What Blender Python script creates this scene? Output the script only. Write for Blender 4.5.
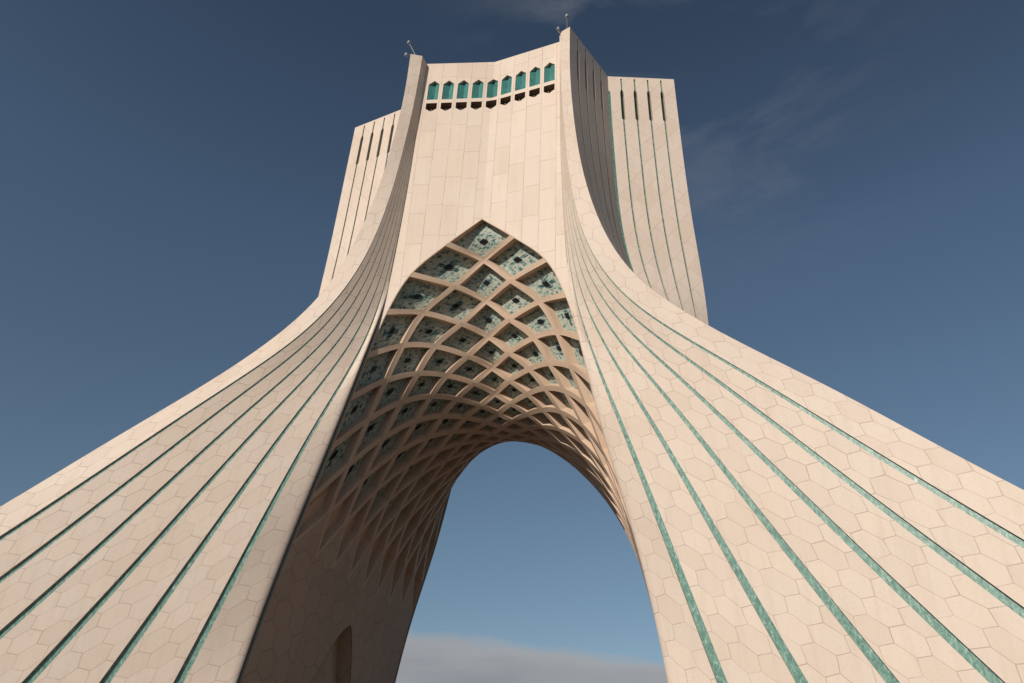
import bpy, math, random
import numpy as np
from mathutils import Matrix, Vector
random.seed(7)
for o in list(bpy.data.objects): bpy.data.objects.remove(o)
scene = bpy.context.scene
COL = scene.collection

# ------------------------------------------------------------------ camera
F_PX = 760.13
PITCH, YAW, ROLL = 0.5351773, -0.24442255, 0.0417352
CAM = (10.4845, -33.0, 1.7)
cp, sp, cy, sy = math.cos(PITCH), math.sin(PITCH), math.cos(YAW), math.sin(YAW)
fwd = Vector((sy*cp, cy*cp, sp)); rgt = Vector((cy, -sy, 0)); upv = rgt.cross(fwd)
cr, sr = math.cos(ROLL), math.sin(ROLL)
r2 = cr*rgt + sr*upv; u2 = -sr*rgt + cr*upv
cam_d = bpy.data.cameras.new('camera'); cam = bpy.data.objects.new('camera', cam_d); COL.objects.link(cam)
cam.matrix_world = Matrix(((r2.x, u2.x, -fwd.x, CAM[0]), (r2.y, u2.y, -fwd.y, CAM[1]), (r2.z, u2.z, -fwd.z, CAM[2]), (0, 0, 0, 1)))
cam_d.sensor_width = 36; cam_d.lens = F_PX/1024*36; cam_d.clip_start = .1; cam_d.clip_end = 20000
scene.camera = cam

# ------------------------------------------------------------------ light
SUN_EL, SUN_AZ = math.radians(27), math.radians(21.3)      # azimuth: to the left of the line from facade to viewer
s_dir = Vector((-math.sin(SUN_AZ)*math.cos(SUN_EL), -math.cos(SUN_AZ)*math.cos(SUN_EL), math.sin(SUN_EL)))
sd = bpy.data.lights.new('sun', 'SUN'); sun = bpy.data.objects.new('sun', sd); COL.objects.link(sun)
sun.rotation_euler = s_dir.to_track_quat('Z', 'Y').to_euler(); sun.location = s_dir*200
sd.energy = 4.25; sd.angle = math.radians(.5); sd.color = (1, .895, .775)

w = bpy.data.worlds.new('World'); scene.world = w; w.use_nodes = True
nt = w.node_tree; nt.nodes.clear()
def N(nt, t, **k):
    n = nt.nodes.new(t)
    for a, b in k.items(): setattr(n, a, b)
    return n
def L(nt, a, b): nt.links.new(a, b)
def val(nt, op, a, b=None, c=None, clamp=False):
    n = N(nt, 'ShaderNodeMath', operation=op, use_clamp=clamp)
    for i, v in enumerate((a, b, c)):
        if v is None: continue
        if isinstance(v, (int, float)): n.inputs[i].default_value = v
        else: L(nt, v, n.inputs[i])
    return n.outputs[0]
def mixc(nt, f, a, b, mode='MIX'):
    n = N(nt, 'ShaderNodeMix', data_type='RGBA', blend_type=mode)
    for i, v in ((0, f), (6, a), (7, b)):
        if isinstance(v, (int, float)): n.inputs[i].default_value = v
        elif isinstance(v, (tuple, list)): n.inputs[i].default_value = (*v, 1)
        else: L(nt, v, n.inputs[i])
    return n.outputs[2]
def ramp(nt, f, stops):
    n = N(nt, 'ShaderNodeValToRGB'); e = n.color_ramp.elements
    while len(e) < len(stops): e.new(.5)
    for x, (p, c) in zip(e, stops):
        x.position = p; x.color = (*c, 1) if len(c) == 3 else c
    L(nt, f, n.inputs[0]); return n.outputs[0]
def noise(nt, vec, scale, detail=3, rough=.5, dist=0, dim='3D'):
    n = N(nt, 'ShaderNodeTexNoise', noise_dimensions=dim)
    L(nt, vec, n.inputs['Vector']); n.inputs['Scale'].default_value = scale
    n.inputs['Detail'].default_value = detail; n.inputs['Roughness'].default_value = rough; n.inputs['Distortion'].default_value = dist
    return n.outputs[0]

sky = N(nt, 'ShaderNodeTexSky', sky_type='NISHITA'); sky.sun_disc = False
sky.sun_elevation = SUN_EL; sky.sun_rotation = math.atan2(s_dir.x, s_dir.y)
sky.air_density = 1.0; sky.dust_density = .6; sky.ozone_density = 2.0
tc = N(nt, 'ShaderNodeTexCoord'); sx = N(nt, 'ShaderNodeSeparateXYZ'); L(nt, tc.outputs['Generated'], sx.inputs[0])
elev = sx.outputs[2]
hs = N(nt, 'ShaderNodeHueSaturation'); L(nt, sky.outputs[0], hs.inputs['Color'])
hs.inputs['Saturation'].default_value = .74; hs.inputs['Value'].default_value = 1
# the sky of the day: the deep blue thins out with height
tint = ramp(nt, elev, [(0, (.60, .69, .78)), (.28, (.57, .70, .755)), (.6, (.53, .68, .78)), (.95, (.28, .36, .44))])
skyc = mixc(nt, 1, hs.outputs[0], tint, 'MULTIPLY')
# low bank of cloud near the horizon
mp = N(nt, 'ShaderNodeMapping'); mp.inputs['Scale'].default_value = (1, 1, 4.5); L(nt, tc.outputs['Generated'], mp.inputs[0])
n1 = noise(nt, mp.outputs[0], 3.3, 9, .62, .15)
azi = val(nt, 'MULTIPLY', sx.outputs[0], -.10)
edge = val(nt, 'ADD', val(nt, 'MULTIPLY_ADD', n1, .075, .096), azi)
bank = val(nt, 'MULTIPLY', val(nt, 'SUBTRACT', edge, elev), 60, clamp=True)
n2 = noise(nt, mp.outputs[0], 5, 6, .55)
bankc = ramp(nt, n2, [(.3, (3.05, 3.2, 3.5)), (.7, (3.9, 4.0, 4.2))])
rim = val(nt, 'SUBTRACT', 1, val(nt, 'MULTIPLY', val(nt, 'SUBTRACT', edge, elev), 22), clamp=True)
bankc = mixc(nt, val(nt, 'MULTIPLY', rim, .5), bankc, (5.2, 5.2, 5.2))
skyc = mixc(nt, val(nt, 'MULTIPLY', bank, .95), skyc, bankc)
# faint cirrus wisps
mp2 = N(nt, 'ShaderNodeMapping'); mp2.inputs['Scale'].default_value = (1.2, 1, 4.5); mp2.inputs['Rotation'].default_value = (.3, .5, .4); L(nt, tc.outputs['Generated'], mp2.inputs[0])
n3 = noise(nt, mp2.outputs[0], 3.2, 8, .6, .5)
n4 = noise(nt, tc.outputs['Generated'], 2.6, 2, .5)
def near(d, k):
    n = N(nt, 'ShaderNodeVectorMath', operation='DOT_PRODUCT'); L(nt, tc.outputs['Generated'], n.inputs[0]); n.inputs[1].default_value = d
    return val(nt, 'POWER', n.outputs['Value'], k)
zone = val(nt, 'ADD', near((-.055, .592, .804), 120), val(nt, 'MULTIPLY', near((.111, .704, .701), 90), .6), clamp=True)
wis = val(nt, 'MULTIPLY', zone, val(nt, 'MULTIPLY', val(nt, 'SUBTRACT', n3, .42), 2.6, clamp=True), val(nt, 'MULTIPLY_ADD', n4, .8, .6), clamp=True)
skyc = mixc(nt, val(nt, 'MULTIPLY', wis, .8), skyc, (2.4, 2.6, 3.0))
bg = N(nt, 'ShaderNodeBackground'); bg.inputs[1].default_value = .085; L(nt, skyc, bg.inputs[0])
wo = N(nt, 'ShaderNodeOutputWorld'); L(nt, bg.outputs[0], wo.inputs[0])
vs = scene.view_settings; vs.view_transform = 'Standard'; vs.look = 'None'; vs.gamma = 1; vs.exposure = 0.0; vs.use_curve_mapping = False

# ------------------------------------------------------------------ materials
def mat(name):
    m = bpy.data.materials.new(name); m.use_nodes = True; t = m.node_tree; t.nodes.clear()
    p = N(t, 'ShaderNodeBsdfPrincipled'); o = N(t, 'ShaderNodeOutputMaterial'); L(t, p.outputs[0], o.inputs[0])
    p.inputs['Specular IOR Level'].default_value = .3
    return m, t, p
def stone(name, mode, W=1.75, H=1.25, base=(.60, .515, .443), jw=.022, rot=0., jdark=.6, shear=0.):
    """cream limestone cladding; mode hex / block / diamond / plain, cut from the UV map in metres"""
    m, t, p = mat(name)
    uv = N(t, 'ShaderNodeUVMap').outputs[0]
    geo = N(t, 'ShaderNodeNewGeometry').outputs['Position']
    def vec(op, a, b=None, c=None):
        n = N(t, 'ShaderNodeVectorMath', operation=op)
        for i, v in enumerate((a, b, c)):
            if v is None: continue
            if isinstance(v, tuple): n.inputs[i].default_value = v
            else: L(t, v, n.inputs[i])
        return n.outputs[0]
    # slightly irregular courses
    wob = N(t, 'ShaderNodeTexNoise'); L(t, uv, wob.inputs['Vector']); wob.inputs['Scale'].default_value = .33; wob.inputs['Detail'].default_value = 1
    uvw = vec('MULTIPLY_ADD', wob.outputs[1], (.6, .42, 0), uv)
    if shear:
        sp0 = N(t, 'ShaderNodeSeparateXYZ'); L(t, uvw, sp0.inputs[0]); cb0 = N(t, 'ShaderNodeCombineXYZ')
        L(t, sp0.outputs[0], cb0.inputs[0]); L(t, val(t, 'MULTIPLY_ADD', sp0.outputs[0], shear, sp0.outputs[1]), cb0.inputs[1]); uvw = cb0.outputs[0]
    if rot:
        vr = N(t, 'ShaderNodeVectorRotate', rotation_type='Z_AXIS'); L(t, uvw, vr.inputs[0]); vr.inputs['Angle'].default_value = rot; uvw = vr.outputs[0]
    joint = None
    if mode == 'hex':
        q = vec('MULTIPLY', uvw, (1/W, .8660254/H, 0))
        half = (.5, .8660254, 0); one = (1, 1.7320508, 1)
        a = vec('SUBTRACT', vec('MODULO', vec('ADD', q, (400, 692.82032, 0)), one), half)
        b = vec('SUBTRACT', vec('MODULO', vec('ADD', q, (399.5, 692.82032-.8660254, 0)), one), half)
        def len2(v):
            n = N(t, 'ShaderNodeVectorMath', operation='DOT_PRODUCT'); L(t, v, n.inputs[0]); L(t, v, n.inputs[1]); return n.outputs['Value']
        sel = val(t, 'LESS_THAN', len2(a), len2(b))
        mx = N(t, 'ShaderNodeMix', data_type='VECTOR'); L(t, sel, mx.inputs[0]); L(t, b, mx.inputs[4]); L(t, a, mx.inputs[5])
        g = mx.outputs[1]; s = N(t, 'ShaderNodeSeparateXYZ'); L(t, vec('ABSOLUTE', g), s.inputs[0])
        d = val(t, 'MAXIMUM', s.outputs[0], val(t, 'MULTIPLY_ADD', s.outputs[0], .5, val(t, 'MULTIPLY', s.outputs[1], .8660254)))
        ed = val(t, 'MULTIPLY', val(t, 'SUBTRACT', .5, d), W)
        idv = vec('SNAP', vec('ADD', vec('SUBTRACT', q, g), (.01, .01, 0)), (.25, .4330127, 1))
    elif mode == 'block':
        s0 = N(t, 'ShaderNodeSeparateXYZ'); L(t, uvw if rot else uv, s0.inputs[0])
        cu = val(t, 'DIVIDE', s0.outputs[0], W); ci = val(t, 'FLOOR', cu)
        wn = N(t, 'ShaderNodeTexWhiteNoise', noise_dimensions='1D'); L(t, ci, wn.inputs['W'])
        cv = val(t, 'ADD', val(t, 'DIVIDE', s0.outputs[1], H), wn.outputs[0]); cj = val(t, 'FLOOR', cv)
        # jitter the height of each cross joint
        fu = val(t, 'SUBTRACT', .5, val(t, 'ABSOLUTE', val(t, 'SUBTRACT', val(t, 'FRACT', cu), .5)))
        fv = val(t, 'SUBTRACT', .5, val(t, 'ABSOLUTE', val(t, 'SUBTRACT', val(t, 'FRACT', cv), .5)))
        ed = val(t, 'MINIMUM', val(t, 'MULTIPLY', fu, W), val(t, 'MULTIPLY', fv, H))
        cb = N(t, 'ShaderNodeCombineXYZ'); L(t, ci, cb.inputs[0]); L(t, cj, cb.inputs[1]); idv = cb.outputs[0]
    if mode == 'rib':
        s1 = N(t, 'ShaderNodeSeparateXYZ'); L(t, uv, s1.inputs[0]); ed = s1.outputs[0]
        idv = vec('SNAP', geo, (1.1, 1.1, 1.1))
    if mode != 'plain':
        joint = val(t, 'SUBTRACT', 1, val(t, 'DIVIDE', ed, jw), clamp=True)
        joint = val(t, 'MULTIPLY', joint, val(t, 'MULTIPLY_ADD', val(t, 'SUBTRACT', noise(t, uv, .8, 3), .5), 2.4, .8), clamp=True)
        wn2 = N(t, 'ShaderNodeTexWhiteNoise', noise_dimensions='3D'); L(t, idv, wn2.inputs['Vector'])
        tone = ramp(t, wn2.outputs[0], [(0, tuple(c*k for c, k in zip(base, (.96, .937, .92)))), (.45, base), (.8, tuple(c*k for c, k in zip(base, (1.025, 1.02, 1.01)))), (1, tuple(c*k for c, k in zip(base, (1.02, .995, .98))))])
    else:
        tone = ramp(t, noise(t, geo, .3, 3), [(.3, tuple(c*.95 for c in base)), (.7, base)])
    # weathering: broad stains, fine veining, streaks that follow the fall of rain
    big = noise(t, geo, .16, 5, .62)
    c = mixc(t, val(t, 'MULTIPLY', val(t, 'SUBTRACT', big, .44), 1.7, clamp=True), tone, tuple(x*y for x, y in zip(base, (.90, .82, .755))))
    ms = N(t, 'ShaderNodeMapping'); ms.inputs['Scale'].default_value = (1.6, 1.6, .16); L(t, geo, ms.inputs[0])
    st = noise(t, ms.outputs[0], 1.5, 5, .65)
    c = mixc(t, val(t, 'MULTIPLY', val(t, 'SUBTRACT', st, .50), 1.9, clamp=True), c, tuple(x*y for x, y in zip(base, (.84, .79, .74))))
    fine = noise(t, geo, 9, 6, .7)
    c = mixc(t, val(t, 'MULTIPLY', val(t, 'SUBTRACT', fine, .5), 1.5, clamp=True), c, tuple(x*y for x, y in zip(base, (.80, .75, .70))))
    sp3 = noise(t, geo, 2.3, 6, .75)
    c = mixc(t, val(t, 'MULTIPLY', val(t, 'SUBTRACT', sp3, .63), 3.2, clamp=True), c, tuple(x*y for x, y in zip(base, (.74, .64, .55))))
    if joint is not None:
        c = mixc(t, val(t, 'MULTIPLY', joint, jdark), c, tuple(x*y for x, y in zip(base, (.42, .34, .27))))
    L(t, c, p.inputs['Base Color']); p.inputs['Roughness'].default_value = .62
    bp = N(t, 'ShaderNodeBump'); bp.inputs['Strength'].default_value = .35; bp.inputs['Distance'].default_value = .02
    hgt = val(t, 'MULTIPLY', fine, .25)
    if joint is not None:
        hgt = val(t, 'SUBTRACT', hgt, joint)
        hgt = val(t, 'ADD', hgt, val(t, 'MULTIPLY', wn2.outputs[0], .5))
    L(t, hgt, bp.inputs['Height']); L(t, bp.outputs[0], p.inputs['Normal'])
    return m
M_HEX = stone('limestone_hexagon_slabs', 'hex', 1.02, .98, jw=.02, jdark=.7, shear=.5)
M_DIA = stone('limestone_diamond_slabs', 'block', 1.15, 1.5, rot=math.radians(38), jw=.024, jdark=.42)
M_WALL = stone('limestone_tall_slabs', 'block', .995, 2.3, jw=.024, jdark=.68, base=(.62, .528, .45))
M_RIB = stone('limestone_rib_warm_lit', 'rib', jw=.035, base=(.56, .42, .315))  # redder base carries the warm light on the vault ribs
M_JAMB = stone('limestone_plain', 'plain', base=(.56, .47, .39))
M_VWALL = stone('limestone_hexagon_slabs_shaded', 'hex', 1.5, 1.1, base=(.46, .345, .26), jw=.03, jdark=.85)  # same stone, with the shade inside the vault put into a darker base

def tile(name, cols, scale=7, rough=.35):
    m, t, p = mat(name)
    geo = N(t, 'ShaderNodeNewGeometry').outputs['Position']
    mp = N(t, 'ShaderNodeMapping'); mp.inputs['Scale'].default_value = (1, 1, .45); L(t, geo, mp.inputs[0])
    a = noise(t, mp.outputs[0], scale, 4, .7, .6)
    c = ramp(t, a, cols)
    rust = noise(t, geo, 1.1, 4, .6)
    c = mixc(t, val(t, 'MULTIPLY', val(t, 'SUBTRACT', rust, .69), 14, clamp=True), c, (.13, .065, .035))
    L(t, c, p.inputs['Base Color']); p.inputs['Roughness'].default_value = rough; p.inputs['Specular IOR Level'].default_value = .4
    bp = N(t, 'ShaderNodeBump'); bp.inputs['Strength'].default_value = .4; bp.inputs['Distance'].default_value = .02; L(t, a, bp.inputs['Height']); L(t, bp.outputs[0], p.inputs['Normal'])
    return m
M_TILE = tile('turquoise_glazed_tile', [(.3, (.065, .13, .11)), (.46, (.11, .225, .19)), (.58, (.18, .31, .265)), (.7, (.40, .48, .43))], 10)
M_NICHE = tile('teal_glazed_tile', [(.3, (.045, .165, .155)), (.6, (.07, .225, .21)), (.8, (.12, .29, .27))], 4, .3)
M_SLIT = tile('dark_green_tile', [(.3, (.02, .07, .055)), (.6, (.04, .12, .10)), (.8, (.07, .17, .14))], 4, .4)
def simple(name, c, rough=.5, metal=0, alpha=None):
    m, t, p = mat(name)
    geo = N(t, 'ShaderNodeNewGeometry').outputs['Position']
    L(t, ramp(t, noise(t, geo, 6, 4), [(.3, tuple(x*.75 for x in c)), (.7, tuple(min(1, x*1.2) for x in c))]), p.inputs['Base Color'])
    p.inputs['Roughness'].default_value = rough; p.inputs['Metallic'].default_value = metal
    return m
M_DARK = simple('shaded_brown_interior', (.24, .17, .125), .4)  # shade of the lower window openings put into the colour, reveals included
M_METAL = simple('grey_painted_metal', (.16, .16, .17), .45, .6)
M_GLOBE = simple('frosted_lamp_globe', (.30, .31, .33), .3)
M_HOLE = simple('black_opening', (.008, .009, .010), .3)

def mosaic():
    m, t, p = mat('blue_green_mosaic')
    uv = N(t, 'ShaderNodeUVMap').outputs[0]      # -1..1 over the panel
    at = N(t, 'ShaderNodeAttribute', attribute_name='seed').outputs['Fac']
    def vec(op, a, b=None):
        n = N(t, 'ShaderNodeVectorMath', operation=op); L(t, a, n.inputs[0])
        if b is not None:
            if isinstance(b, tuple): n.inputs[1].default_value = b
            else: L(t, b, n.inputs[1])
        return n.outputs[0]
    q = vec('SNAP', uv, (.075, .075, 1))
    ab = vec('ABSOLUTE', q)
    s = N(t, 'ShaderNodeSeparateXYZ'); L(t, ab, s.inputs[0])
    r = val(t, 'MAXIMUM', s.outputs[0], s.outputs[1])
    cb = N(t, 'ShaderNodeCombineXYZ')
    L(t, s.outputs[0], cb.inputs[0]); L(t, s.outputs[1], cb.inputs[1]); L(t, at, cb.inputs[2])
    nz = noise(t, cb.outputs[0], 6.0, 2, .6)
    cb2 = N(t, 'ShaderNodeCombineXYZ'); sq = N(t, 'ShaderNodeSeparateXYZ'); L(t, q, sq.inputs[0])
    L(t, sq.outputs[0], cb2.inputs[0]); L(t, sq.outputs[1], cb2.inputs[1]); L(t, val(t, 'ADD', at, 7), cb2.inputs[2])
    nz2 = noise(t, cb2.outputs[0], 5.0, 4, .75)
    f = val(t, 'ADD', val(t, 'MULTIPLY', nz, .55), val(t, 'MULTIPLY', nz2, .55))
    # dark figure on the two axes, like the key pattern round the opening
    ax = val(t, 'MINIMUM', s.outputs[0], s.outputs[1])
    fig = val(t, 'MULTIPLY', val(t, 'LESS_THAN', ax, .13), val(t, 'LESS_THAN', r, .55))
    f = val(t, 'SUBTRACT', f, val(t, 'MULTIPLY', fig, .07))
    c = ramp(t, f, [(.38, (.012, .035, .04)), (.44, (.035, .10, .105)), (.48, (.12, .21, .20)), (.525, (.27, .345, .305)), (.61, (.45, .46, .385))])
    grit = noise(t, uv, 40, 2)
    c = mixc(t, val(t, 'MULTIPLY', grit, .12), c, (.10, .14, .13))
    L(t, c, p.inputs['Base Color']); p.inputs['Roughness'].default_value = .7
    return m
M_MOS = mosaic()

# ------------------------------------------------------------------ mesh helper
YM = 8.3465
def link(name, me, parent=None, **props):
    o = bpy.data.objects.new(name, me); COL.objects.link(o)
    if parent is not None: o.parent = parent
    for k, v in props.items(): o[k] = v
    return o
class MB:
    def __init__(s, mirror=(1, 1)):
        s.v = []; s.f = []; s.uv = []; s.mi = []; s.sm = []; s.sx, s.my = mirror
        s.flip = (s.sx*s.my) < 0
    def P(s, p):
        x, y, z = p
        return (s.sx*x, (y-YM)*s.my, z)           # tower origin is on the ground at its centre
    def vert(s, p, uv): s.v.append(s.P(p)); s.uv.append(uv); return len(s.v)-1
    def face(s, idx, m=0, smooth=False):
        s.f.append(tuple(idx[::-1]) if s.flip else tuple(idx)); s.mi.append(m); s.sm.append(smooth)
    def poly(s, pts, uvs=None, m=0):
        if uvs is None: uvs = [(p[0]+p[1], p[2]) for p in pts]
        s.face([s.vert(p, u) for p, u in zip(pts, uvs)], m)
    def grid(s, P, UV, m=0, smooth=True, rev=False):
        n, k = len(P), len(P[0])
        ix = [[s.vert(P[i][j], UV[i][j]) for j in range(k)] for i in range(n)]
        for i in range(n-1):
            for j in range(k-1):
                q = [ix[i][j], ix[i+1][j], ix[i+1][j+1], ix[i][j+1]]
                s.face(q[::-1] if rev else q, m, smooth)
    def build(s, name, mats, parent=None, **props):
        me = bpy.data.meshes.new(name); me.from_pydata(s.v, [], s.f)
        for m in (mats if isinstance(mats, (list, tuple)) else [mats]): me.materials.append(m)
        uvl = me.uv_layers.new(name='UVMap')
        li = np.empty(len(me.loops), dtype=np.int32); me.loops.foreach_get('vertex_index', li)
        uvl.data.foreach_set('uv', np.array(s.uv, dtype=np.float32)[li].ravel())
        me.polygons.foreach_set('material_index', s.mi); me.polygons.foreach_set('use_smooth', s.sm)
        me.update()
        return link(name, me, parent, **props)

# ------------------------------------------------------------------ measured profile curves (height -> plan position of the front right quarter)
CURVES = {
 'ridge': ([0, 4, 8, 12, 16, 20, 24, 28, 32, 37, 41, 45], [31.9, 28.0, 24.05, 20.24, 16.55, 12.42, 8.947, 7.154, 6.257, 5.708, 5.51, 5.518], [-11.3, -9.2, -7.24, -5.42, -3.83, -2.51, -1.709, -1.412, -1.228, -1.072, -.994, -.968]),
 's1': ([0, 2, 6, 10, 14, 18, 22, 26, 30, 36, 41, 45], [29.1, 27.271, 23.606, 19.936, 16.32, 12.576, 8.9, 6.692, 5.71, 5.115, 4.86, 4.77], [-9.85, -8.9, -7.181, -5.649, -4.322, -3.145, -2.065, -1.438, -1.072, -.76, -.66, -.65]),
 's6': ([0, 4, 8, 12, 16, 20, 24], [12.973, 11.606, 10.374, 9.158, 7.917, 6.66, 5.659], [-2.2, -1.973, -1.736, -1.481, -1.15, -.726, -.178]),
 'ein': ([0, 4, 8, 12, 16, 20, 24, 28, 32, 38, 45], [9.79, 9.354, 8.774, 7.945, 6.951, 6.105, 5.386, 5.038, 4.846, 4.706, 4.682], [-.903, -.503, -.26, -.177, -.185, -.037, .083, .085, .05, .02, .042]),
 'side': ([0, 4, 8, 12, 16, 20, 26, 32, 38, 45], [32.2, 28.0, 23.6, 19.9, 16.2, 13.3, 12.446, 12.2, 12.033, 11.964], [2.0, 2.6, 3.3, 4.0, 4.7, 5.1, 4.939, 4.745, 4.637, 4.635]),
 'crease': ([0, 8, 16, 20, 22, 24, 28.7, 32.4, 36.8, 41, 45], [30.3, 23.5, 16.3, 12.7, 11.2, 9.9, 8.25, 7.80, 7.62, 7.52, 7.48], [-5.2, -2.0, .5, 1.7, 2.5, 2.9, 3.4, 3.5, 3.5, 3.5, 3.5]),
}
def spline(zk, v):
    zk = np.array(zk, float); v = np.array(v, float); n = len(zk); h = np.diff(zk)
    A = np.eye(n); b = np.zeros(n)
    for i in range(1, n-1):
        A[i, i-1] = h[i-1]; A[i, i] = 2*(h[i-1]+h[i]); A[i, i+1] = h[i]; b[i] = 6*((v[i+1]-v[i])/h[i]-(v[i]-v[i-1])/h[i-1])
    M = np.linalg.solve(A, b)
    def f(z):
        z = min(max(z, zk[0]), zk[-1]); i = int(min(max(np.searchsorted(zk, z)-1, 0), n-2)); H = h[i]
        a = (zk[i+1]-z)/H; c = 1-a
        return float(a*v[i]+c*v[i+1]+((a**3-a)*M[i]+(c**3-c)*M[i+1])*H*H/6)
    return f
CF = {k: (spline(z, x), spline(z, y)) for k, (z, x, y) in CURVES.items()}
def C(k, z): return np.array([CF[k][0](z), CF[k][1](z), z])
def sstep(a, b, x):
    t = min(max((x-a)/(b-a), 0), 1); return t*t*(3-2*t)
def S6(z):
    lin = C('ein', z)+(C('s1', z)-C('ein', z))*.128
    if z >= 24: return lin
    k = sstep(17, 24, z); return C('s6', z)*(1-k)+lin*k

# ------------------------------------------------------------------ the tower
tower = link('monument_tower', None, None, label='tall cream stone monument tower with flaring green-striped legs around a vaulted arch', category='tower')
tower.location = (0, YM, 0)

LEG_Z = sorted(set([round(z, 3) for z in np.linspace(0, 37.5, 84)] + [38.0, 38.3, 39, 40, 41, 42, 43, 44, 45]))
def leg(mirror):
    front = mirror[1] > 0
    rows = []           # per z: list of columns
    for z in LEG_Z:
        E, O, a, b = C('ein', z), C('ridge', z), S6(z), C('s1', z)
        roll = .30*(1-sstep(21, 27, z))
        d = (b-a)/5; sp_ = np.linalg.norm(d)
        on = z < 38.1
        w_ = (.145*sp_ if on else .001)
        dirn = d/ sp_
        ctr = [a+d*k for k in range(6)]
        # curve that turns the skin into the vault edge
        if roll > .01:
            w7 = roll*1.1; e0 = E+np.array([0, -.02, 0]); e1 = e0+np.array([0, -w7, 0])
            ctrl = np.array([e1[0]+.03, e1[1]-.13*min(1, roll/.2), z])
        else:
            w7 = min(.05, .3*np.linalg.norm(a-E)) if on else .001
            e0 = E+(a-E)/np.linalg.norm(a-E)*.02
            e1 = e0+(a-E)/np.linalg.norm(a-E)*w7
            ctrl = (e1+a)/2
        rows.append((z, E, e0, e1, ctrl, ctr, dirn, w_, w7, b, O, on))
    def arc_u(pts):
        u = [0]
        for p, q in zip(pts, pts[1:]): u.append(u[-1]+float(np.linalg.norm(q-p)))
        return u
    # vertical run length, so that slabs keep their size on the flat lower sweep
    vlen = {}; acc = 0; prev = None
    for z in LEG_Z:
        m = (S6(z)+C('s1', z))/2
        if prev is not None: acc += float(np.linalg.norm(m-prev))
        vlen[z] = acc; prev = m
    mb = MB(mirror); stripes = []
    strips = [[] for _ in range(8)]; floors = [[] for _ in range(7)]
    for (z, E, e0, e1, ctrl, ctr, dirn, w_, w7, b, O, on) in rows:
        a0 = ctr[0]-dirn*w_/2
        s0 = [E, e0]
        s1_ = []
        le = np.linalg.norm(a0-ctrl); end = ctrl+(a0-ctrl)*min(.75, .34/le)
        for t in np.linspace(0, 1, 6):
            s1_.append((1-t)**2*e1+2*t*(1-t)*ctrl+t*t*end)
        for t in (.33, .67, 1): s1_.append(end+(a0-end)*t)
        strips[0].append(s0); strips[1].append(s1_)
        for k in range(5):
            p, q = ctr[k]+dirn*w_/2, ctr[k+1]-dirn*w_/2
            strips[2+k].append([p+(q-p)*t for t in (0, .5, 1)])
        p = ctr[5]+dirn*w_/2
        pts = []
        for t in np.linspace(0, 1, 5):      # soft roll towards the outer ridge
            pts.append(p+(O-p)*t)
        strips[7].append(pts)
        floors[0].append([e0, e1])
        for k in range(6): floors[k+1].append([ctr[k]-dirn*w_/2, ctr[k]+dirn*w_/2])
    U0 = {}
    for r, z in enumerate(LEG_Z):
        allp = []
        for s_ in strips: allp += s_[r]
        u = arc_u(allp); U0[r] = u
    off = 0
    for s_ in strips:
        k = len(s_[0])
        UV = [[(U0[r][off+j], vlen[z]) for j in range(k)] for r, z in enumerate(LEG_Z)]
        mb.grid(s_, UV, 0, True, rev=True); off += k
    # channels
    for k, fl in enumerate(floors):
        low = []
        for r, z in enumerate(LEG_Z):
            p, q = fl[r]
            r2_ = min(r+1, len(LEG_Z)-1); r1_ = max(r-1, 0)
            tz = (fl[r2_][0]-fl[r1_][0]); tu = (q-p)
            n = np.cross(tu, tz); n /= np.linalg.norm(n)+1e-9
            if k > 0 and n[1] > 0: n = -n
            if k == 0:
                n = -np.abs(n)*np.array([1, 1, 0]) if True else n
            wd = float(np.linalg.norm(tu)); dep = min(.18, .30*wd) if k else min(.2, .45*wd)
            low.append([p-n*dep, q-n*dep])
        for side in (0, 1):
            W_ = [[fl[r][side], low[r][side]] for r in range(len(LEG_Z))]
            UV = [[(side+.0, z), (side+.1, z)] for z in LEG_Z]
            mb.grid(W_, UV, 1, False, rev=(side == 0))
        keep = [r for r, z in enumerate(LEG_Z) if z <= 38.05]
        sb = MB(mirror)
        sb.grid([[low[r][0], low[r][1]] for r in keep], [[(0, LEG_Z[r]), (.2, LEG_Z[r])] for r in keep], 0, False, rev=True)
        stripes.append(sb)
    ob = mb.build('leg', [M_HEX, M_JAMB], tower)
    for k, sb in enumerate(stripes): sb.build('tile_stripe', M_TILE if k else M_SLIT, ob)
    return ob

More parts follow.
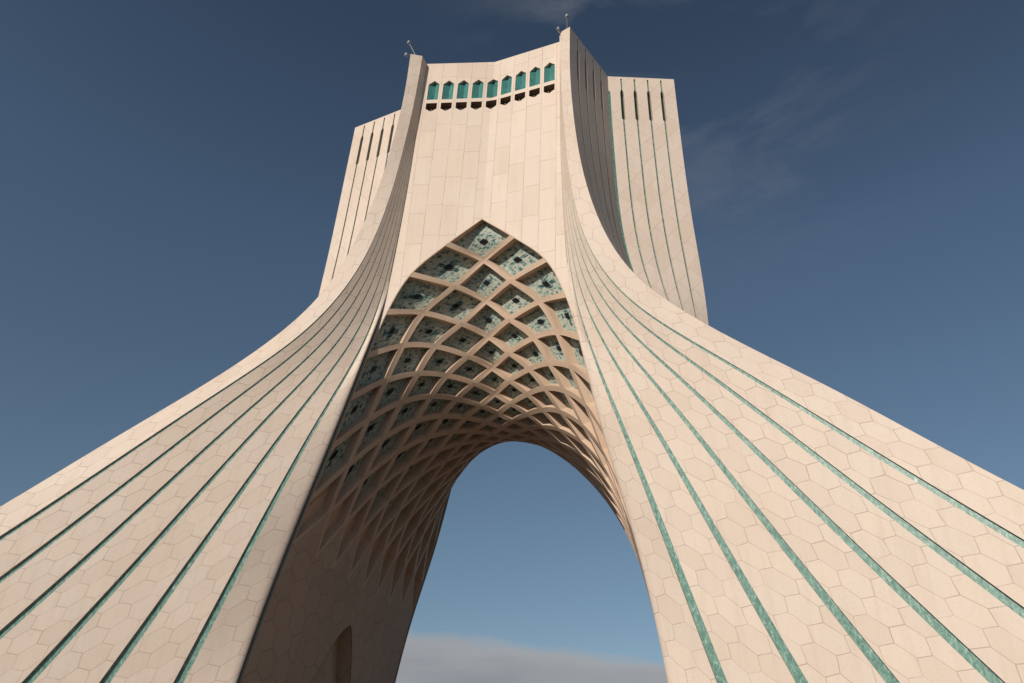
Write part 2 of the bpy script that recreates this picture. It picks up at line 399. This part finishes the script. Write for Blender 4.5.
Z_SLIT = (40.85, 43.75)
CW_Z = sorted(set([round(z, 3) for z in np.linspace(0, 36, 46)] + [38, 40, 40.84, 40.86, 42, 43.45, 43.75, 44.8, 44.82, 45.0]))
def corner_wall(mirror):
    mb = MB(mirror); subs = []
    vis = mirror[1] > 0
    for (ka, kb, fac) in (('ridge', 'crease', 'notch'), ('crease', 'side', 'block')):
        fr = [k/5 for k in range(1, 5)]
        chans = []
        strips = [[] for _ in range(5)]
        for z in CW_Z:
            A, B = C(ka, z), C(kb, z); d = B-A; Ln = np.linalg.norm(d); d = d/Ln
            inside = 40.85 < z < 43.74
            if z > 44.81: w_ = .002
            elif 40.85 < z < 43.5: w_ = .25
            elif 43.5 <= z < 43.8: w_ = .10
            else: w_ = .11 if fac == 'block' else .13
            if z < 19: w_ = .002
            if Ln < 2.5: w_ = min(w_, .05)
            cs = [A+(B-A)*f for f in fr]; ch = [(c-d*w_/2, c+d*w_/2) for c in cs]; chans.append(ch)
            edges = [A]+[p for c in ch for p in c]+[B]
            for k in range(5): strips[k].append([edges[2*k], (edges[2*k]+edges[2*k+1])/2, edges[2*k+1]])
        for k, s_ in enumerate(strips):
            UV = [[(10*(fac == 'block')+float(np.linalg.norm(p-s_[-1][0]*np.array([1, 1, 0])-np.array([0, 0, p[2]])))+k*1.1, z) for p in s_[r]] for r, z in enumerate(CW_Z)]
            mb.grid(s_, UV, 0, False, rev=True)
        for k in range(4):
            low = []
            for r, z in enumerate(CW_Z):
                p, q = chans[r][k]; t = q-p; n = np.array([t[1], -t[0], 0.]); n /= np.linalg.norm(n)+1e-9
                dep = .34 if 40.85 < z < 43.5 else (.001 if (z > 44.81 or z < 19) else (.09 if fac == 'block' else .15))
                low.append((p-n*dep, q-n*dep))
            for side in (0, 1):
                mb.grid([[chans[r][k][side], low[r][side]] for r in range(len(CW_Z))], [[(0, z), (.1, z)] for z in CW_Z], 1, False, rev=(side == 0))
            if not vis: 
                mb.grid([[low[r][0], low[r][1]] for r in range(len(CW_Z))], [[(0, z), (.1, z)] for z in CW_Z], 1, False, rev=True); continue
            lo = [r for r, z in enumerate(CW_Z) if 19 < z < 40.85]; mid = [r for r, z in enumerate(CW_Z) if 40.83 < z < 43.8]; hi = [r for r, z in enumerate(CW_Z) if 43.7 < z < 44.82]
            sb = MB(mirror)
            for rr in (lo, hi): sb.grid([[low[r][0], low[r][1]] for r in rr], [[(0, CW_Z[r]), (.1, CW_Z[r])] for r in rr], 0, False, rev=True)
            subs.append(('tile_stripe', sb, M_TILE if fac == 'block' else M_SLIT))
            sw = MB(mirror); sw.grid([[low[r][0], low[r][1]] for r in mid], [[(0, CW_Z[r]), (.1, CW_Z[r])] for r in mid], 0, False, rev=True)
            subs.append(('slit_window', sw, M_SLIT))
    ob = mb.build('corner_wall', [M_DIA, M_JAMB], tower)
    for n_, sb, m_ in subs: sb.build(n_, m_, ob)
    if vis:   # tiled strip down the inner corner of the notch
        sb = MB(mirror); P = []
        for z in [q for q in CW_Z if 19 < q < 43.6]:
            c = C('crease', z); A = C('side', z); B = C('ridge', z); d = (A-c)/np.linalg.norm(A-c); e = (B-c)/np.linalg.norm(B-c)
            P.append([c+e*.12+d*.004, c+e*.03+d*.12])
        sb.grid(P, [[(0, p[0][2]), (.1, p[0][2])] for p in P], 0, False, rev=True); sb.build('tile_stripe', M_TILE, ob)
    return ob
for mir in ((1, 1), (-1, 1), (1, -1), (-1, -1)):
    leg(mir); corner_wall(mir)
# side walls between the front and back corners, and the roof
for sxn in (1, -1):
    mb = MB((sxn, 1)); P = []; UV = []
    for z in CW_Z:
        a = C('side', z); y0, y1 = a[1], 2*YM-a[1]
        row = []
        for t in np.linspace(0, 1, 9): row.append(np.array([a[0]-1.1*math.sin(math.pi*t), y0+(y1-y0)*t, z]))
        P.append(row); UV.append([(float(p[1]), z) for p in row])
    mb.grid(P, UV, 0, False, rev=True); mb.build('side_wall', M_DIA, tower)
mb = MB()
q = [C('ein', 45), C('s1', 45), C('ridge', 45), C('crease', 45), C('side', 45)]
c0 = (0, YM, 44.93)
ring = [(0, .80, 44.93)]+[(p[0], p[1], 44.93) for i_, p in enumerate(q) if i_ != 1]
quart = ring+[(10.86, YM, 44.93)]
full = quart+[(p[0], 2*YM-p[1], p[2]) for p in ring[::-1]]
full = full+[(-p[0], p[1], p[2]) for p in full[1:-1][::-1]]
for i in range(len(full)):
    a, b = full[i], full[(i+1) % len(full)]
    mb.poly([c0, a, b])
fe, fs_, fr_ = C('ein', 45), C('s1', 45), C('ridge', 45)
for ax in (1, -1):
    for fy in (0, 1): mb.poly([(ax*p[0], p[1] if fy == 0 else 2*YM-p[1], 44.93) for p in (fe, fs_, fr_)])
mb.build('roof', M_JAMB, tower)

# ------------------------------------------------------------------ vault lattice nodes: rows u (distance from the crown), d (distance from the front)
ROWS = [[[0,.47,30.84],[0,1.37,28.43],[0,2.39,26.25],[0,3.41,24.4],[0,4.42,22.89],[0,5.42,21.71],[0,6.39,20.87],[0,7.36,20.37],[0,8.3465,20.2]],
 [[1.96,.37,29.08],[1.66,1.42,26.83],[1.42,2.48,24.89],[1.21,3.52,23.3],[1.05,4.56,22.05],[.9,5.67,21.12],[.79,6.77,20.51],[.72,7.84,20.2]],
 [[3.94,.3,27.08],[3.37,1.33,25.12],[2.86,2.42,23.48],[2.41,3.57,22.15],[2.08,4.74,21.18],[1.85,5.96,20.51],[1.7,7.16,20.15],[1.64,8.3465,20.03]],
 [[5.04,.25,24.58],[4.35,1.33,23.05],[3.73,2.5,21.83],[3.27,3.72,20.94],[2.93,5.04,20.28],[2.69,6.37,19.83],[2.55,7.69,19.61]],
 [[5.66,.03,21.83],[5.07,1.32,20.89],[4.56,2.64,20.15],[4.12,4.01,19.59],[3.81,5.46,19.19],[3.66,6.89,18.95],[3.61,8.3465,18.87]],
 [[6.2,.02,19.26],[5.85,1.43,18.61],[5.5,2.9,18.16],[5.21,4.42,17.89],[5.02,5.96,17.76],[4.92,7.54,17.69]],
 [[6.76,-.11,16.41],[6.64,1.56,16.14],[6.49,3.25,15.98],[6.37,4.92,15.92],[6.32,6.62,15.88],[6.28,8.3465,15.88]],
 [[7.41,-.11,13.74],[7.42,1.78,13.65],[7.39,3.68,13.64],[7.36,5.55,13.69],[7.35,7.41,13.72]],
 [[8.05,-.15,11.47],[7.99,2.12,11.4],[7.98,4.18,11.35],[8.0,6.26,11.3],[8.02,8.3465,11.28]]]
def node(a, b):
    u, d = abs(a-b), min(a, b); n = 16-u
    if 2*d > n:
        x, y, z = ROWS[u][n-d]; y = 2*YM-y
    else: x, y, z = ROWS[u][d]
    if (d == 0 or d == n) and u < 5:
        e = C('ein', z); yw = e[1]+(.47+.33*(z-30.84)/14.16-e[1])*(1-min(1, x/e[0])); y = yw if d == 0 else 2*YM-yw
    if d == 0 or d == n:         # sits on the front edge of the opening
        if u >= 4:
            e = C('ein', z); x = e[0]; y = e[1] if d == 0 else 2*YM-e[1]
    return np.array([-x if a > b else x, y, z])     # a > b is the left half
NS = 5
def curve_line(pts):
    """smooth curve through the nodes of one rib; returns list of NS+1 points per edge"""
    P = [np.array(p) for p in pts]; n = len(P); out = []
    for i in range(n-1):
        p0 = P[i-1] if i > 0 else 2*P[i]-P[i+1]; p3 = P[i+2] if i+2 < n else 2*P[i+1]-P[i]
        e = []
        for t in np.linspace(0, 1, NS+1):
            e.append(.5*((2*P[i])+(-p0+P[i+1])*t+(2*p0-5*P[i]+4*P[i+1]-p3)*t*t+(-p0+3*P[i]-3*P[i+1]+p3)*t**3))
        out.append(e)
    return out
EDGE_A, EDGE_B = {}, {}
for a in range(17):
    bs = [b for b in range(17) if abs(a-b) <= 8]
    for b, e in zip(bs, curve_line([node(a, b) for b in bs])): EDGE_A[(a, b)] = e      # (a,b)->(a,b+1)
for b in range(17):
    as_ = [a for a in range(17) if abs(a-b) <= 8]
    for a, e in zip(as_, curve_line([node(a, b) for a in as_])): EDGE_B[(a, b)] = e    # (a,b)->(a+1,b)
def lerp_list(L_, t):
    f = t*NS; i = min(int(f), NS-1); return L_[i]+(L_[i+1]-L_[i])*(f-i)
cells = {}
centre_line = np.array([0, YM, 8.])
for a in range(16):
    for b in range(16):
        if abs(a-b) > 7: continue
        e_t0, e_t1 = EDGE_B[(a, b)], EDGE_B[(a, b+1)]      # along s (a direction)
        e_s0, e_s1 = EDGE_A[(a, b)], EDGE_A[(a+1, b)]      # along t (b direction)
        P00, P10, P01, P11 = e_t0[0], e_t0[-1], e_t1[0], e_t1[-1]
        def coons(s, t, e_t0=e_t0, e_t1=e_t1, e_s0=e_s0, e_s1=e_s1, P00=P00, P10=P10, P01=P01, P11=P11):
            return ((1-t)*lerp_list(e_t0, s)+t*lerp_list(e_t1, s)+(1-s)*lerp_list(e_s0, t)+s*lerp_list(e_s1, t)
                    -((1-s)*(1-t)*P00+s*(1-t)*P10+(1-s)*t*P01+s*t*P11))
        vs_, vt_ = (P10+P11-P00-P01)/2, (P01+P11-P00-P10)/2
        nrm = np.cross(vs_, vt_); ar = np.linalg.norm(nrm); nrm /= ar
        mid = coons(.5, .5)
        if np.dot(nrm, mid-centre_line) < 0: nrm = -nrm      # points into the structure
        hw = .15
        fs = min(hw*np.linalg.norm(vt_)/ar, .27); ft = min(hw*np.linalg.norm(vs_)/ar, .27)
        dep = min(.48, .36*math.sqrt(ar))
        # thin edge where a cell meets the front or back wall
        fs0 = fs1 = fs; ft0 = ft1 = ft
        if b == 0: ft0 = ft*.3
        if a == 0: fs0 = fs*.3
        if b == 15: ft1 = ft*.3
        if a == 15: fs1 = fs*.3
        cells[(a, b)] = (coons, fs0, fs1, ft0, ft1, nrm, dep, ar)
VN = 5
T5 = np.linspace(0, 1, VN+1)
ribs_a = {a: MB() for a in range(17)}; ribs_b = {b: MB() for b in range(17)}
def strip(mb, outer, inner, nrm, dep, inside_pt):
    """face of half a rib plus its side wall down into the coffer"""
    n = len(outer); cum = 0; UV = []
    for i in range(n):
        if i: cum += float(np.linalg.norm(outer[i]-outer[i-1]))
        UV.append([(cum, 0), (cum, .2)])
    UV = [[(min(r_[0][0], cum-r_[0][0]), 0), (min(r_[0][0], cum-r_[0][0])+.1, .2)] for r_ in UV]
    def orient(P):
        # normal should point to the open side
        c = np.cross(P[1][0]-P[0][0], P[0][1]-P[0][0]); return c
    c = orient([[o, i_] for o, i_ in zip(outer, inner)])
    mb.grid([[o, i_] for o, i_ in zip(outer, inner)], UV, 0, True, rev=(np.dot(c, nrm) > 0) == False)
    lowr = [i_+nrm*dep for i_ in inner]
    c2 = np.cross(inner[1]-inner[0], lowr[0]-inner[0]); tow = inside_pt-inner[0]
    mb.grid([[i_, l_] for i_, l_ in zip(inner, lowr)], UV, 0, True, rev=(np.dot(c2, tow) > 0))
coffers = []
for (a, b), (co, fs, fs1, ft, ft1, nrm, dep, ar) in cells.items():
    mid = co(.5, .5)
    S_ = [fs+(1-fs-fs1)*t for t in T5]; TT = [ft+(1-ft-ft1)*t for t in T5]
    # t=0 edge belongs to rib b, t=1 to rib b+1, s=0 to rib a, s=1 to rib a+1
    strip(ribs_b[b], [co(s, 0) for s in T5], [co(s, ft) for s in S_], nrm, dep, mid)
    strip(ribs_b[b+1], [co(s, 1) for s in T5], [co(s, 1-ft1) for s in S_], nrm, dep, mid)
    strip(ribs_a[a], [co(0, t) for t in T5], [co(fs, t) for t in TT], nrm, dep, mid)
    strip(ribs_a[a+1], [co(1, t) for t in T5], [co(1-fs1, t) for t in TT], nrm, dep, mid)
    dist = np.linalg.norm(mid-np.array(CAM)); front = -(nrm@((mid-np.array(CAM))/dist))
    coffers.append((a, b, ar/dist**2*max(.02, -front), mid))
for d_ in (ribs_a, ribs_b):
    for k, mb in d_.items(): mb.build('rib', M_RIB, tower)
def coffer_mesh(mb, a, b):
    co, fs, fs1, ft, ft1, nrm, dep, ar = cells[(a, b)]
    n = 6; P = []; UV = []
    for i in range(n+1):
        row = []; uvr = []
        for j in range(n+1):
            s, t = fs+(1-fs-fs1)*i/n, ft+(1-ft-ft1)*j/n
            row.append(co(s, t)+nrm*(dep-.002)); uvr.append((2*i/n-1, 2*j/n-1))
        P.append(row); UV.append(uvr)
    c = np.cross(P[1][0]-P[0][0], P[0][1]-P[0][0]); rv = np.dot(c, nrm) > 0
    mb.grid(P, UV, 0, False, rev=rv)
    if abs(a-b) == 7: return
    # the small square opening in the middle: a framed dark box standing 4 cm proud
    ctr = co(.5, .5)+nrm*(dep-.06)
    es = (co(.57, .5)-co(.43, .5)); et = (co(.5, .57)-co(.5, .43))
    k = .5
    Q = [ctr-es*k*0, ]
    pts = [ctr-es*k-et*k, ctr+es*k-et*k, ctr+es*k+et*k, ctr-es*k+et*k]
    mb.poly(pts if rv else pts[::-1], [(0, 0)]*4, 1)
    for i in range(4):
        p, q_ = pts[i], pts[(i+1) % 4]; mb.poly([p, q_, q_+nrm*.06, p+nrm*.06], [(0, 0)]*4, 1)
coffers.sort(key=lambda c: -c[2])
rest = MB()
for k, (a, b, _, _m) in enumerate(coffers):
    if k < 100:
        mb = MB(); coffer_mesh(mb, a, b); ob = mb.build('coffer_panel', [M_MOS if abs(a-b) < 7 else M_RIB, M_HOLE], tower)
        at = ob.data.attributes.new('seed', 'FLOAT', 'POINT'); sd_ = random.random()*50
        at.data.foreach_set('value', [sd_]*len(ob.data.vertices))
    else: coffer_mesh(rest, a, b)
ob = rest.build('coffer_panel', [M_MOS, M_HOLE], tower, kind='stuff')

# ------------------------------------------------------------------ inner walls of the vault below the lattice, with the pointed side passage
def zig():
    """lower edge of the lattice on the right half, front to back"""
    pts = []
    for k in range(9):
        pts.append(('n', k, k+8))
        if k < 8: pts.append(('e', k, k+8))
    line = []
    for k in range(9):
        line.append(node(k, k+8))
        if k < 8:
            # (k,k+8) -> (k+1,k+8) -> (k+1,k+9)
            line += [p for p in EDGE_B[(k, k+8)][1:]]
            line += [p for p in EDGE_A[(k+1, k+8)][1:-1]]
    return line
ZG = zig()
def arch_z(y):
    t = abs(y-YM)/4.3
    return 0 if t >= 1 else 9.4*(1-t**1.45)**.75
ysp = sorted(set([round(float(v), 4) for v in np.linspace(-.15, 2*YM+.15, 52)]))
for sxn in (1, -1):
    mb = MB((sxn, 1)); P = []; UV = []
    cols = []
    for p in ZG: cols.append(p)
    NR = 22
    for p in cols:
        y = p[1]; fr = (y-ZG[0][1])/(ZG[-1][1]-ZG[0][1]); zt = p[2]
        # zigzag column: its foot keeps moving so that the front edge follows the leg
        zbot = arch_z(y)
        row = []; uvr = []
        for i in range(NR+1):
            z = zt+(zbot-zt)*i/NR
            e = C('ein', z)
            yy = y + (e[1]-ZG[0][1])*(1-fr) - (e[1]-ZG[0][1])*fr
            dx = (p[0]-C('ein', zt)[0])*max(0, 1-(zt-z)/7)
            row.append(np.array([e[0]+dx, yy, z])); uvr.append((yy, z))
        P.append(row); UV.append(uvr)
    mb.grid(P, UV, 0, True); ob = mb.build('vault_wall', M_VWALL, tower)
    # passage: reveal running outwards into the leg, closed by a wall
    mb = MB((sxn, 1)); P = []; UV = []
    for y in np.linspace(YM-4.3, YM+4.3, 41):
        z = arch_z(y); x = C('ein', z)[0]
        P.append([np.array([x-.02, y, z]), np.array([x+.4, y, z]), np.array([x+.8, y, z])]); UV.append([(x, y), (x+.4, y), (x+.8, y)])
    mb.grid(P, UV, 0, True)
    for i in range(40):
        p, q_ = P[i][2], P[i+1][2]
        mb.poly([(p[0], p[1], 0), (q_[0], q_[1], 0), tuple(q_), tuple(p)], [(p[1], 0), (q_[1], 0), (q_[1], q_[2]), (p[1], p[2])])
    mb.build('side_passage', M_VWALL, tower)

# ------------------------------------------------------------------ facade walls above the opening
FRAME = []
for k in range(4):
    FRAME += EDGE_B[(0, 0)][:0]
FR = []
for k in range(4): FR += EDGE_A[(0, k)][:-1]
FR.append(node(0, 4))           # right half, apex -> flange end
def yc(z): return .47+(.80-.47)*(z-30.84)/(45-30.84)
def wall_pt(r, z):
    e = C('ein', z); return np.array([e[0]*r, e[1]+(yc(z)-e[1])*(1-r), z])
FRr = [p[0]/C('ein', p[2])[0] for p in FR]; FRz = [p[2] for p in FR]
def zb(r): return float(np.interp(r, FRr, FRz))
PITCHX = .995; HW = .365
XE = CF['ein'][0](42)
def facade(mirror, windows):
    mb = MB(mirror); subs = []
    redges = [0.0]
    wins = []
    for k in range(5):
        c = k*PITCHX
        if k > 0: redges.append((c-HW)/XE)
        redges += [c/XE] if k > 0 else []
        redges.append((c+HW)/XE)
    redges.append(1.0); redges = sorted(set(redges))
    fine = []
    for p, q_ in zip(redges, redges[1:]): fine += [p, (p+q_)/2]
    fine.append(1.0)
    # below the windows
    ztop = 40.0
    rr = sorted(set(fine+[r for r in FRr]))
    for side in (1, -1):
        m2 = MB((mirror[0]*side, mirror[1])); 
        P = []; UV = []
        for r in rr:
            row = []; uvr = []
            z0 = zb(r)
            for i in range(15):
                z = z0+(ztop-z0)*i/14; p = wall_pt(r, z)
                if i == 0: p = np.array([np.interp(r, FRr, [f[0] for f in FR]), np.interp(r, FRr, [f[1] for f in FR]), z0])
                row.append(p); uvr.append((p[0]*side*(1 if z > 30 else 1)+.4975, z))
            P.append(row); UV.append(uvr)
        m2.grid(P, UV, 0, False, rev=False)
        lev = [40.0, 40.25, 40.5, 41.05, 41.38, 42.88, 43.23, 43.6, 45.0]
        def Wp(x, z, dy=0):
            p = wall_pt(x/XE, z); p = p+np.array([0, dy, 0]); return p
        def quad(x0, x1, z0, z1, za=None, zb_=None):
            # za: z at x1 on the bottom, zb_: z at x1 on the top (for points)
            pts = [(x0, z0), (x1, z0 if za is None else za), (x1, z1 if zb_ is None else zb_), (x0, z1)]
            m2.poly([Wp(*p) for p in pts], [(p[0]*side+.4975, p[1]) for p in pts])
        xe = XE
        def full(x0, x1):
            for z0, z1 in ((40.0, 41.5), (41.5, 43.6)): quad(x0, x1, z0, z1)
        xs = [0.0]
        for k in range(5):
            c = k*PITCHX
            halves = ((c, c+HW),) if k == 0 else ((c-HW, c), (c, c+HW))
            if k > 0: full((k-1)*PITCHX+HW, c-HW)
            for (x0, x1) in halves:
                if not windows: full(x0, x1); continue
                inner, outer_ = (x0, x1) if x0 == c else (x1, x0)       # inner = centre of the window
                o = {40.25: 40.25}
                def q4(xa, za, xb, zb1, xb2, zb2, xa2, za2):
                    pts = [(xa, za), (xb, zb1), (xb2, zb2), (xa2, za2)]
                    P_ = [Wp(*p) for p in pts]; uv_ = [(p[0]*side+.4975, p[1]) for p in pts]
                    if xa > xb: P_ = P_[::-1]; uv_ = uv_[::-1]
                    m2.poly(P_, uv_)
                q4(inner, 40.0, outer_, 40.0, outer_, 40.5, inner, 40.25)
                q4(inner, 41.05, outer_, 41.05, outer_, 41.38, inner, 41.38)
                q4(inner, 43.23, outer_, 42.88, outer_, 43.6, inner, 43.6)
            # reveals and infill
        full(4*PITCHX+HW, xe)
        for r0, r1 in zip(redges, redges[1:]): quad(r0*xe, r1*xe, 43.6, 45.0)
        mb_list.append(m2) if False else None
        # merge into mb
        base = len(mb.v); mb.v += m2.v; mb.uv += m2.uv
        mb.f += [tuple(i+base for i in f) for f in m2.f]; mb.mi += m2.mi; mb.sm += m2.sm
    ob = mb.build('facade_wall', M_WALL, tower)
    if windows:
        for k in range(-4, 5):
            sg = 1 if k >= 0 else -1
            c = k*PITCHX
            def W2(x, z, dy=0):
                p = wall_pt(abs(x)/XE, z); return np.array([p[0]*(1 if x >= 0 else -1), p[1]+dy, z])
            for kind in (0, 1):
                if kind == 0:
                    out = [(c-HW, 41.38), (c+HW, 41.38), (c+HW, 42.88), (c, 43.23), (c-HW, 42.88)]; dp = .27
                else:
                    out = [(c-HW, 41.05), (c-HW, 40.5), (c, 40.25), (c+HW, 40.5), (c+HW, 41.05)][::-1]; dp = .5
                m3 = MB(mirror)
                f_ = [W2(x, z) for x, z in out]; g_ = [W2(x, z, dp) for x, z in out]
                cc = W2(c, 42.0 if kind == 0 else 40.7, dp)
                for i in range(5):
                    j = (i+1) % 5
                    m3.poly([f_[i], g_[i], g_[j], f_[j]], [(out[i][0], out[i][1]), (out[i][0]+.5, out[i][1]), (out[j][0]+.5, out[j][1]), (out[j][0], out[j][1])], 0)
                if kind == 0:      # folded tile panel, deepest along its middle
                    lo, hi = W2(c, 41.38, .27), W2(c, 43.23, .27)
                    m3.poly([W2(c-HW, 41.38, .03), lo, hi, W2(c-HW, 42.88, .03)], None, 1)
                    m3.poly([lo, W2(c+HW, 41.38, .03), W2(c+HW, 42.88, .03), hi], None, 1)
                else: m3.poly(g_, None, 1)
                # a tiled mullion fin / frame bars
                if kind == 1:
                    for xx in (c-.12, c+.14):
                        for w_ in (.02,):
                            a_, b_ = W2(xx-w_, 41.05, dp-.15), W2(xx+w_, 41.05, dp-.15); a2, b2 = W2(xx-w_, 40.5, dp-.15), W2(xx+w_, 40.5, dp-.15)
                            m3.poly([a2, b2, b_, a_], None, 2)
                m3.build('tiled_niche' if kind == 0 else 'window', [M_JAMB if kind == 0 else M_DARK, M_NICHE if kind == 0 else M_DARK, M_METAL], ob)
    return ob
mb_list = []
facade((1, 1), True); facade((1, -1), False)

# ------------------------------------------------------------------ lamps on posts at the top of the two front fins
def ring_tube(mb, p0, p1, r, n=8, m=0):
    p0, p1 = np.array(p0, float), np.array(p1, float); d = p1-p0; d /= np.linalg.norm(d)
    a = np.cross(d, [1, 0, 0]) if abs(d[0]) < .9 else np.cross(d, [0, 1, 0]); a /= np.linalg.norm(a); b = np.cross(d, a)
    P = [[p+r*(math.cos(t)*a+math.sin(t)*b) for t in np.linspace(0, 2*math.pi, n+1)] for p in (p0, p1)]
    mb.grid(P, [[(j, i) for j in range(n+1)] for i in range(2)], m, True)
def ball(mb, c, r, m=0, cut=-1):
    c = np.array(c, float); P = []
    for i in range(9):
        ph = math.pi*i/8; P.append([c+r*np.array([math.sin(ph)*math.cos(t), math.sin(ph)*math.sin(t), math.cos(ph)]) for t in np.linspace(0, 2*math.pi, 13)])
    mb.grid(P, [[(j, i) for j in range(13)] for i in range(9)], m, True)
def lamp(base, elbow, top, r, label):
    t = link('roof_lamp', None, None, label=label, category='lamp', group='small lamps on posts at the tower top')
    t.location = base
    off = np.array([0, YM, 0]); b0 = np.array(base)
    def bld(f, name, m):
        mb = MB(); f(mb); mb.build(name, m, t)
    rel = lambda p: np.array(p)-b0+off
    bld(lambda mb: (ring_tube(mb, rel(base), rel(elbow), .035), ring_tube(mb, rel(elbow), rel(top), .03)), 'post', M_METAL)
    bld(lambda mb: ball(mb, rel(top), r), 'globe', M_GLOBE)
    bld(lambda mb: ring_tube(mb, rel((top[0], top[1], top[2]+r*.7)), rel((top[0], top[1], top[2]+r*1.25)), r*.75), 'cap', M_METAL)
lamp((-5.15, -.55, 44.9), (-5.6, -.7, 45.9), (-5.86, -.8, 46.45), .14, 'higher of the two grey lamps on posts above the tower top at left')
lamp((-5.35, -.75, 44.9), (-5.6, -.85, 45.05), (-5.86, -.9, 45.05), .14, 'lower of the two grey lamps beside the tower top at left')
lamp((5.30, -.75, 44.9), (5.30, -.78, 45.8), (5.30, -.8, 46.35), .14, 'small round lamp on a tall straight post at the highest peak of the tower')
lamp((4.82, -.60, 44.7), (4.78, -.78, 44.75), (4.73, -.85, 45.1), .13, 'small round lamp on a short post just left of the tower peak')

# ------------------------------------------------------------------ the ground
def ground():
    me = bpy.data.meshes.new('ground'); n = 9; R = 4000
    vs_ = []; fs_ = []
    me.from_pydata([(-R, -R, 0), (R, -R, 0), (R, R, 0), (-R, R, 0)], [], [(0, 1, 2, 3)])
    m, t, p = mat('plaza_paving'); geo = N(t, 'ShaderNodeNewGeometry').outputs['Position']
    br = N(t, 'ShaderNodeTexBrick'); L(t, geo, br.inputs[0]); br.inputs['Scale'].default_value = 1; br.inputs['Brick Width'].default_value = 1.2; br.inputs['Row Height'].default_value = .6
    br.inputs['Color1'].default_value = (.10, .08, .065, 1); br.inputs['Color2'].default_value = (.115, .09, .075, 1); br.inputs['Mortar'].default_value = (.10, .09, .08, 1); br.inputs['Mortar Size'].default_value = .012
    L(t, mixc(t, val(t, 'MULTIPLY', noise(t, geo, .2, 5), .5), br.outputs[0], (.08, .065, .05)), p.inputs['Base Color']); p.inputs['Roughness'].default_value = .8
    me.materials.append(m); link('ground', me, None, kind='structure')
ground()
